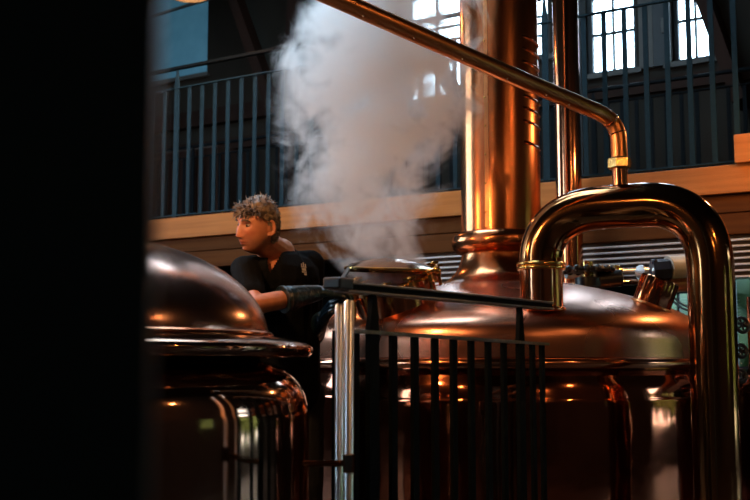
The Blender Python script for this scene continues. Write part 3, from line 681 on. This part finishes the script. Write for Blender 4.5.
# head frame: forward looks to picture left, a bit down, towards camera
fwd = Vector((-.72, -.68, -.12)).normalized(); upv = Vector((.20, -.02, 1)); upv = (upv-fwd*upv.dot(fwd)).normalized(); rgt = fwd.cross(upv).normalized()
HR = Matrix((rgt, fwd, upv)).transposed()
def g(x, z, x0, z0, sx, sz_): return math.exp(-((x-x0)/sx)**2-((z-z0)/sz_)**2)
def head_mesh(mb):
    seg, rings = 96, 72; vs = []; fs = []
    for j in range(rings+1):
        b = -pi/2+pi*j/rings
        for i in range(seg):
            a = 2*pi*i/seg; rr = max(cos(b), 1e-3); x, y, z = rr*cos(a), rr*sin(a), sin(b)
            X, Y, Z = x*.077, y*.098, z*.120
            if Z < -.02:
                t = min(1, (-Z-.02)/.10); X *= 1-.22*t*t
                if y > 0: Y *= 1+.10*t
                if y < 0: Y *= 1-.35*t
            if Z > 0: Y -= .012*z*z
            if y > 0:
                Y = Y*.96
                Y = Y+.004*(1-abs(x))
                d = 0
                for k in range(7):
                    f = k/6; d = max(d, (.004+.021*f**1.2)*g(X, Z, 0, .010-.046*f, .0085+.004*f, .010))
                d += .006*g(X, Z, .014, -.040, .007, .007)+.006*g(X, Z, -.014, -.040, .007, .007)
                for s in (-1, 1):
                    d += .007*g(X, Z, s*.028, .030, .020, .008)-.013*g(X, Z, s*.031, .012, .015, .010)+.006*g(X, Z, s*.044, -.018, .018, .016)
                    d -= .003*g(X, Z, s*.030, -.052, .008, .018)
                d += .008*g(X, Z, 0, -.059, .020, .005)+.009*g(X, Z, 0, -.071, .017, .005)-.007*g(X, Z, 0, -.065, .022, .0030)
                d += .014*g(X, Z, 0, -.100, .022, .013)-.004*g(X, Z, 0, -.082, .02, .005)
                Y += d
            vs.append(HC+HR@Vector((X, Y, Z)))
    for j in range(rings):
        for i in range(seg): fs.append((j*seg+i, j*seg+(i+1) % seg, (j+1)*seg+(i+1) % seg, (j+1)*seg+i))
    fs += [tuple(range(seg-1, -1, -1)), tuple(rings*seg+i for i in range(seg))]
    mb.add(vs, fs)
    for s in (-1, 1):   # ears
        for k in range(9):
            a0_, a1_ = -1.9+3.9*k/9, -1.9+3.9*(k+1)/9
            pp = lambda a: HC+HR@Vector((s*(.083+.007*cos(a)), -.010-.018*cos(a)*1.0, .000+.032*sin(a)))
            mb.cap(pp(a0_), pp(a1_), .0065, .0065, 8)
        mb.ball(HC+HR@Vector((s*.076, -.012, .0)), .018, 10, 8, (.5, .8, 1.3), HR)
sR = at(246, 270, 4.68); sL = at(309, 265, 4.90)
eR = at(254, 305, 4.40); wR = at(317, 293, 4.60)
eL = at(309, 338, 4.98); wL = at(322, 319, 4.74)
chest = (sR+sL)/2-Vector((0, 0, .06)); nb = at(280, 253, 4.78)
pel = Vector((chest.x+.01, chest.y+.10, .93))
hipR, hipL = pel+Vector((-.09, -.05, -.04)), pel+Vector((.09, .06, -.04))
kR, kL = Vector((hipR.x-.02, hipR.y-.06, .50)), Vector((hipL.x+.03, hipL.y-.03, .50))
aR, aL = Vector((kR.x, kR.y+.03, .09)), Vector((kL.x+.02, kL.y+.04, .09))
def hand(mb, w, tgt, palm, rs=1.0, spread=.0, curl=.9, cuff=None, thumb=1):
    """five separate fingers; w wrist, tgt direction of hand, palm normal"""
    d = (tgt-w).normalized(); n = (palm-d*palm.dot(d)).normalized(); x = d.cross(n)*thumb
    kn = w+d*.085
    for i in range(4):
        o = (i-1.5)*.021; base_ = kn+x*o+d*(.006 if i in (1, 2) else -.004)
        mb.cap(w+x*o*.55+d*.005, base_, .017*rs, .0135*rs, 10)
        L = (.040, .046, .043, .034)[i]; ang = curl*(.55+.12*i*.3); p = base_
        dd = d.copy()
        for j, l in enumerate((L, L*.65, L*.5)):
            ang_j = curl*(.55, .75, .5)[j]
            dd = (dd*cos(ang_j)+n*sin(ang_j)).normalized(); 
            q_ = p+dd*l+x*o*.05; mb.cap(p, q_, (.0105, .0095, .0088)[j]*rs, (.0097, .0090, .0078)[j]*rs, 10); p = q_
            # keep n perpendicular
            n2 = (n-dd*n.dot(dd)); 
            n_local = n2.normalized() if n2.length > 1e-4 else n
            dd_next = dd
    b0 = w+d*.028-x*.026; b1 = b0+d*.032-x*.020+n*.012; b2 = b1+d*.026-x*.002+n*.016; b3 = b2+d*.018+x*.006+n*.012
    mb.cap(w+d*.015-x*.012, b0, .017*rs, .015*rs, 10); mb.cap(b0, b1, .014*rs, .012*rs, 10); mb.cap(b1, b2, .0115*rs, .0105*rs, 10); mb.cap(b2, b3, .0105*rs, .009*rs, 10)
tR = at(349, 284, 4.66); tL = at(334, 303, 4.66)
nR = Vector((.0, .35, -1)); nLv = Vector((.6, .3, -.3))
body = MB(); head_mesh(body)
hb = HC+HR@Vector((0, -.03, -.06))
body.cap(hb, nb, .056, .062); body.cap(HC+HR@Vector((0, -.02, -.08)), nb, .048, .058)
body.cap(nb, chest, .07, .12); body.cap(nb-Vector((0, 0, .035)), sR, .055, .055); body.cap(nb-Vector((0, 0, .035)), sL, .055, .055)
body.cap(chest, pel, .13, .125); body.cap(chest+(sL-sR)*.22, pel+Vector((.04, 0, 0)), .10, .11); body.cap(chest-(sL-sR)*.22, pel-Vector((.04, 0, 0)), .10, .11)
for s_, e_, w_, t_, n_, th in ((sR, eR, wR, tR, nR, 1), (sL, eL, wL, tL, nLv, -1)):
    body.cap(s_, e_, .052, .042); mid = e_+(w_-e_)*.35; body.cap(e_, mid, .042, .042); body.cap(mid, w_, .042, .028); hand(body, w_, t_, n_, .85, thumb=th)
for h_, k_, a__ in ((hipR, kR, aR), (hipL, kL, aL)):
    body.cap(pel, h_, .10, .09); body.cap(h_, k_, .085, .055); body.cap(k_, a__, .052, .036); body.cap(a__-Vector((0, -.02, .03)), a__+Vector((-.04, -.16, -.055)), .035, .028)
man = empty('person', (pel.x, pel.y, 0), 'man in a black polo shirt and long rubber gloves reaching towards the steaming manway', 'person')
bo = remeshed(body, 'body', 'skin', .0042, 2, man, origin=(pel.x, pel.y, 0))
me = bo.data; ca = me.color_attributes.new('Col', 'FLOAT_COLOR', 'POINT'); HRi = HR.transposed(); off = Vector((pel.x, pel.y, 0))
for i, v in enumerate(me.vertices):
    l = HRi@(v.co+off-HC); c = [1, 1, 1]
    if l.length < .17 and l.y > -.02:
        beard = max(0, min(1, (-l.z-.045)/.02))*max(0, min(1, (l.y+.02)/.03)); 
        c = [1-.22*beard, 1-.20*beard, 1-.14*beard]
        lip = g(l.x, l.z, 0, -.065, .021, .008)*(l.y > .05); c = [c[0]*(1-.10*lip), c[1]*(1-.42*lip), c[2]*(1-.34*lip)]
        mo = g(l.x, l.z, 0, -.065, .020, .0026)*(l.y > .05); c = [k_*(1-.75*mo) for k_ in c]
        for s in (-1, 1):
            e = g(l.x, l.z, s*.031, .017, .017, .0050)*(l.y > .03); c = [k_*(1-.55*e) for k_ in c]
            r_ = g(l.x, l.z, s*.042, -.022, .018, .016); c = [c[0], c[1]*(1-.15*r_), c[2]*(1-.15*r_)]
        no = g(l.x, l.z, 0, -.035, .016, .014); c = [c[0], c[1]*(1-.22*no), c[2]*(1-.2*no)]
        for s in (-1, 1):
            nn = g(l.x, l.z, s*.009, -.046, .005, .0035)*(l.y > .06); c = [k_*(1-.6*nn) for k_ in c]
    ca.data[i].color = (*c, 1)
for s in (-1, 1):
    ec = HC+HR@Vector((s*.031, .0725, .010)); eb = MB().ball(ec, .0110, 16, 10).build('eyeball', 'eye', man)
    look = (fwd+upv*-.10).normalized(); MB().ball(ec+look*.0075, .0056, 12, 8).build('iris', 'iris', eb)
    m = MB()
    pts_ = [HC+HR@Vector((s*x, y, z)) for x, y, z in ((.014, .101, .030), (.028, .0985, .036), (.042, .087, .033), (.050, .078, .027))]
    m.tube(catmull(pts_, 3), .0032, 8); m.build('eyebrow', 'hair', man)
# hair: close cap plus many curls, longer over the forehead
cap = MB(); seg, rings = 64, 40; vs = []; fs = []
def hair_r(x, y, z):
    # in head local unit direction -> visible?
    line = .30 if y > .25 else (.05 if y > -.2 else -.52)
    return line
for j in range(rings+1):
    b = -.62+(pi/2+.62)*j/rings
    for i in range(seg):
        a = 2*pi*i/seg; rr = max(cos(b), 1e-3); x, y, z = rr*cos(a), rr*sin(a), sin(b)
        ln_ = -.60 if y < -.35 else (-.60+(y+.35)/.45*.85 if y < .10 else .25+min(1, (y-.10)/.4)*.17)
        zz = max(z, ln_); thick = .008+.014*max(0, z)
        inside = z < ln_
        k_ = math.sqrt(max(0, 1-zz*zz))/rr
        fx = 1.0 if not inside else .84
        X, Y, Z = x*k_*(.077+thick)*fx, y*k_*(.094+thick)*fx, zz*(.120+thick)*(1 if not inside else .93)
        if Z > 0: Y -= .010*zz*zz
        p = Vector((X, Y, Z)); nn = mnoise.noise(p*55)*.006*(0 if inside else 1)
        vs.append(HC+HR@(p+p.normalized()*nn))
for j in range(rings):
    for i in range(seg): fs.append((j*seg+i, j*seg+(i+1) % seg, (j+1)*seg+(i+1) % seg, (j+1)*seg+i))
fs.append(tuple(rings*seg+i for i in range(seg)))
cap.add(vs, fs)
rnd = random.Random(3)
for i in range(1500):
    while True:
        v = Vector((rnd.gauss(0, 1), rnd.gauss(0, 1), rnd.gauss(0, 1))).normalized()
        ln_ = -.5 if v.y < -.35 else (-.5+(v.y+.35)/.45*.85 if v.y < .10 else .33+min(1, (v.y-.10)/.4)*.17)
        if v.z > ln_+.03 and not (abs(v.x) > .75 and -.30 < v.y < .12 and v.z < .42): break
    p0 = Vector((v.x*.080, v.y*.098-(.01*v.z*v.z if v.z > 0 else 0), v.z*.124))
    top = max(0, v.z); L = .012+.020*top*rnd.random()+(.020 if v.y > .3 and v.z < .75 else 0)
    dirn = (v*.55+Vector((rnd.gauss(0, .5), .55*max(0, v.y+.3)+rnd.gauss(0, .45), -.1+rnd.gauss(0, .4)))).normalized()
    curl = Vector((rnd.gauss(0, 1), rnd.gauss(0, 1), rnd.gauss(0, 1)))*.5
    P_ = [p0]; d_ = dirn
    for k_ in range(3):
        d_ = (d_+curl*.5-Vector((0, 0, .25 if v.y > .2 else .1))).normalized(); P_.append(P_[-1]+d_*L*.42)
    r0_ = rnd.uniform(.0016, .0032)
    cap.tube([HC+HR@p_ for p_ in P_], [r0_, r0_*1.1, r0_*.8, r0_*.3], 5)
cap.build('hair', 'hair', man, ang=180)
# polo shirt
sh = MB(); k_ = .020
sh.cap(nb-Vector((0, 0, .062)), chest, .075, .142); sh.cap(nb-Vector((0, 0, .055)), sR, .060, .070); sh.cap(nb-Vector((0, 0, .055)), sL, .060, .070)
sh.cap(chest, pel, .155, .15); sh.cap(chest+(sL-sR)*.24, pel+Vector((.05, 0, 0)), .125, .13); sh.cap(chest-(sL-sR)*.24, pel-Vector((.05, 0, 0)), .125, .13)
sh.cap(sR, sR+(eR-sR)*.72, .071, .062); sh.cap(sL, sL+(eL-sL)*.72, .071, .062)
for i, v in enumerate(sh.v): sh.v[i] = v+mnoise.noise_vector(v*9)*.010
so = remeshed(sh, 'polo_shirt', 'shirt', .006, 3, man, origin=(pel.x, pel.y, 0))
# carve the V neck: cut faces in a wedge below the throat, facing the camera side
vtip = at(279, 270, 4.6)
bm = bmesh.new(); bm.from_mesh(so.data)
vdir = Vector((-.18, -.98, 0)).normalized()
vx = Vector((-vdir.y, vdir.x, 0)); 
ntop = nb.z
kill = []
for f in bm.faces:
    p = f.calc_center_median()+off; r_ = p-nb
    if r_.dot(vdir) > .0 and p.z > ntop-.12:
        w = (p.z-(ntop-.105))*.36
        if abs(r_.dot(vx)) < w: kill.append(f)
bmesh.ops.delete(bm, geom=kill, context='FACES'); bm.to_mesh(so.data); bm.free()
sm = so.modifiers.new('thickness', 'SOLIDIFY'); sm.thickness = .004; sm.offset = -1
# collar
cl = MB(); cpts = []
for i in range(25):
    a = -2.35+4.7*i/24; fr = abs(i-12)/12; out = vdir*-cos(a)*.078+vx*sin(a)*.078
    cpts.append(nb+out+Vector((0, 0, .018-.085*fr**2.2))+vdir*.03*fr)
vs = []; fs = []
for i, p in enumerate(cpts):
    o_ = (p-nb); o_.z = 0; o_ = o_.normalized()
    vs += [p+Vector((0, 0, .012)), p+o_*.014+Vector((0, 0, .006)), p+o_*.024-Vector((0, 0, .030)), p+o_*.012-Vector((0, 0, .030))]
for i in range(len(cpts)-1):
    o_ = i*4
    for a_, b_ in ((0, 1), (1, 2), (2, 3), (3, 0)): fs.append((o_+a_, o_+b_, o_+4+b_, o_+4+a_))
fs += [(0, 1, 2, 3), tuple(4*(len(cpts)-1)+q for q in (0, 1, 2, 3))]
cl.add(vs, fs); cl.build('collar', 'shirt', so, ang=60)
# embroidered emblem on the chest: small crown-like mark over a shield
em = at(303.5, 270, 4.62)
bvh_d = ray(303.5, 270)
dg = bpy.context.evaluated_depsgraph_get(); dg.update()
hit = so.evaluated_get(dg).ray_cast(C0-Vector((pel.x, pel.y, 0)), bvh_d.normalized())
if hit[0]:
    pc = hit[1]+Vector((pel.x, pel.y, 0)); nn = hit[2].normalized()
    ez = (Vector((0, 0, 1))-nn*nn.z).normalized(); exx = ez.cross(nn)
    m = MB()
    def plate(cx, cz, w, h, t=.0025):
        c = pc+exx*cx+ez*cz+nn*.002
        m.hexa([c-exx*w/2-ez*h/2, c+exx*w/2-ez*h/2, c+exx*w/2-ez*h/2+nn*t, c-exx*w/2-ez*h/2+nn*t, c-exx*w/2+ez*h/2, c+exx*w/2+ez*h/2, c+exx*w/2+ez*h/2+nn*t, c-exx*w/2+ez*h/2+nn*t])
    for cx, h in ((-.012, .012), (0, .018), (.012, .012)): plate(cx, .022+h/2-.006, .005, h)
    plate(0, .013, .032, .004); plate(0, .002, .024, .012); plate(0, -.010, .028, .005); plate(.006, -.020, .014, .008)
    m.build('chest_emblem', 'logo', so, smooth=False)
# trousers, shoes
tr_ = MB()
for h_, kk, a__ in ((hipR, kR, aR), (hipL, kL, aL)):
    tr_.cap(pel, h_, .125, .115); tr_.cap(h_, kk, .108, .078); tr_.cap(kk, a__+Vector((0, 0, .02)), .074, .062)
remeshed(tr_, 'trousers', 'trouser', .012, 2, man, origin=(pel.x, pel.y, 0))
for a__ in (aR, aL):
    s_ = MB(); s_.cap(a__-Vector((0, -.03, .03)), a__+Vector((-.045, -.18, -.045)), .052, .044)
    for i, v in enumerate(s_.v): s_.v[i].z = max(v.z, 0.0)
    s_.build('shoe', 'shoe', man)
# gloves with long gauntlets
def glove(e_, w_, t_, n_, f0, th, seed):
    gm = MB(); hand(gm, w_, t_, n_, 1.22, thumb=th)
    c0 = e_+(w_-e_)*f0; c1 = e_+(w_-e_)*.8
    gm.cap(c0, c1, .056, .044); gm.cap(c1, w_, .044, .036)
    d = (w_-e_).normalized(); gm.lathe([(.060, -.012), (.062, -.004), (.058, .012)], c0-d*.03, 24, d)
    for i, v in enumerate(gm.v): gm.v[i] = v+mnoise.noise_vector(v*28+Vector((seed, 0, 0)))*.0045
    return remeshed(gm, 'glove', 'glove', .0032, 1, man, origin=tuple(w_))
glove(eR, wR, tR, nR, .56, 1, 0); glove(eL, wL, tL, nLv, .40, -1, 5)
# ================================================================== STEAM
def steam():
    prof = [(398, 284, 45), (388, 262, 66), (368, 240, 80), (366, 210, 88), (366, 175, 98), (368, 140, 108), (374, 100, 120), (382, 60, 122), (392, 20, 108), (402, -30, 98), (404, -70, 92)]
    Yc = 5.15; P = []; Rr = []
    for x, y, w in prof: P.append(at(x, y, Yc)); Rr.append(w/F*Yc)
    m = MB(); seg = 32; vs = []; fs = []
    for p, r in zip(P, Rr):
        for i in range(seg): a = 2*pi*i/seg; vs.append(p+Vector((r*cos(a), .62*r*sin(a), 0)))
    n = len(P)
    for j in range(n-1):
        for i in range(seg): fs.append((j*seg+i, j*seg+(i+1) % seg, (j+1)*seg+(i+1) % seg, (j+1)*seg+i))
    fs += [tuple(range(seg-1, -1, -1)), tuple((n-1)*seg+i for i in range(seg))]
    m.add(vs, fs)
    mt = bpy.data.materials.new('steam_volume'); mt.use_nodes = True; t = mt.node_tree; t.nodes.clear(); L = t.links.new
    out = node(t, 'ShaderNodeOutputMaterial'); vol = node(t, 'ShaderNodeVolumePrincipled')
    vol.inputs['Color'].default_value = (.99, .992, .995, 1); vol.inputs['Anisotropy'].default_value = .42
    L(vol.outputs[0], out.inputs['Volume'])
    tc = node(t, 'ShaderNodeTexCoord'); sx = node(t, 'ShaderNodeSeparateXYZ'); L(tc.outputs['Object'], sx.inputs[0])
    o0 = P[0]; zr = P[-1].z-P[0].z
    def mth(op, a, b=None, c=None, clamp=False):
        n_ = node(t, 'ShaderNodeMath', operation=op); n_.use_clamp = clamp
        for i, q_ in enumerate((a, b, c)):
            if q_ is None: continue
            if isinstance(q_, (int, float)): n_.inputs[i].default_value = q_
            else: L(q_, n_.inputs[i])
        return n_.outputs[0]
    zf = mth('DIVIDE', sx.outputs[2], zr, clamp=True)
    def curve(vals):
        c = node(t, 'ShaderNodeFloatCurve'); cu = c.mapping.curves[0]
        while len(cu.points) > 2: cu.points.remove(cu.points[1])
        zs_ = [(p.z-o0.z)/zr for p in P]
        cu.points[0].location = (0, vals[0]); cu.points[1].location = (1, vals[-1])
        for z_, v_ in list(zip(zs_, vals))[1:-1]: cu.points.new(z_, v_)
        c.mapping.update(); L(zf, c.inputs[1]); return c.outputs[0]
    cxn = curve([(p.x-o0.x)/1.0+.5 for p in P]); rn = curve([r for r in Rr])
    dx = mth('SUBTRACT', sx.outputs[0], mth('SUBTRACT', cxn, .5)); dx = mth('DIVIDE', dx, rn)
    dy = mth('DIVIDE', sx.outputs[1], mth('MULTIPLY', rn, .62))
    d = mth('SQRT', mth('ADD', mth('MULTIPLY', dx, dx), mth('MULTIPLY', dy, dy)))
    # warp and billow
    n1 = node(t, 'ShaderNodeTexNoise'); n1.inputs['Scale'].default_value = 3.2; n1.inputs['Detail'].default_value = 8; n1.inputs['Roughness'].default_value = .62; n1.inputs['Distortion'].default_value = .8
    L(tc.outputs['Object'], n1.inputs['Vector'])
    e = mth('SUBTRACT', 1.0, d)
    s_ = mth('ADD', mth('MULTIPLY', e, 1.0), mth('MULTIPLY', mth('SUBTRACT', n1.outputs[0], .5), 3.4))
    s_ = mth('SUBTRACT', s_, .22)
    s_ = mth('MULTIPLY', s_, 1.7, clamp=True)
    edge = mth('MULTIPLY', e, 4.0, clamp=True)
    dens = mth('MULTIPLY', mth('MULTIPLY', s_, edge), 15)
    n2 = node(t, 'ShaderNodeTexNoise'); n2.inputs['Scale'].default_value = 7.5; n2.inputs['Detail'].default_value = 6; n2.inputs['Roughness'].default_value = .6; n2.inputs['Distortion'].default_value = 1.2
    L(tc.outputs['Object'], n2.inputs['Vector'])
    fil = mth('MULTIPLY', mth('SUBTRACT', n2.outputs[0], .34), 3.6); fil = mth('MAXIMUM', fil, .06)
    dens = mth('MULTIPLY', mth('MULTIPLY', dens, fil), mth('ADD', .9, mth('MULTIPLY', zf, 1.6)))
    dens = mth('MULTIPLY', dens, mth('MAXIMUM', mth('ADD', 1.2, mth('MULTIPLY', sx.outputs[0], 1.2)), .6))
    L(dens, vol.inputs['Density'])
    o = m.build('steam', mt, origin=P[0]); o.data.materials.clear(); o.data.materials.append(mt)
    tag(o, 'billowing white steam rising from the manway past the gallery', 'steam', kind='stuff')
steam()
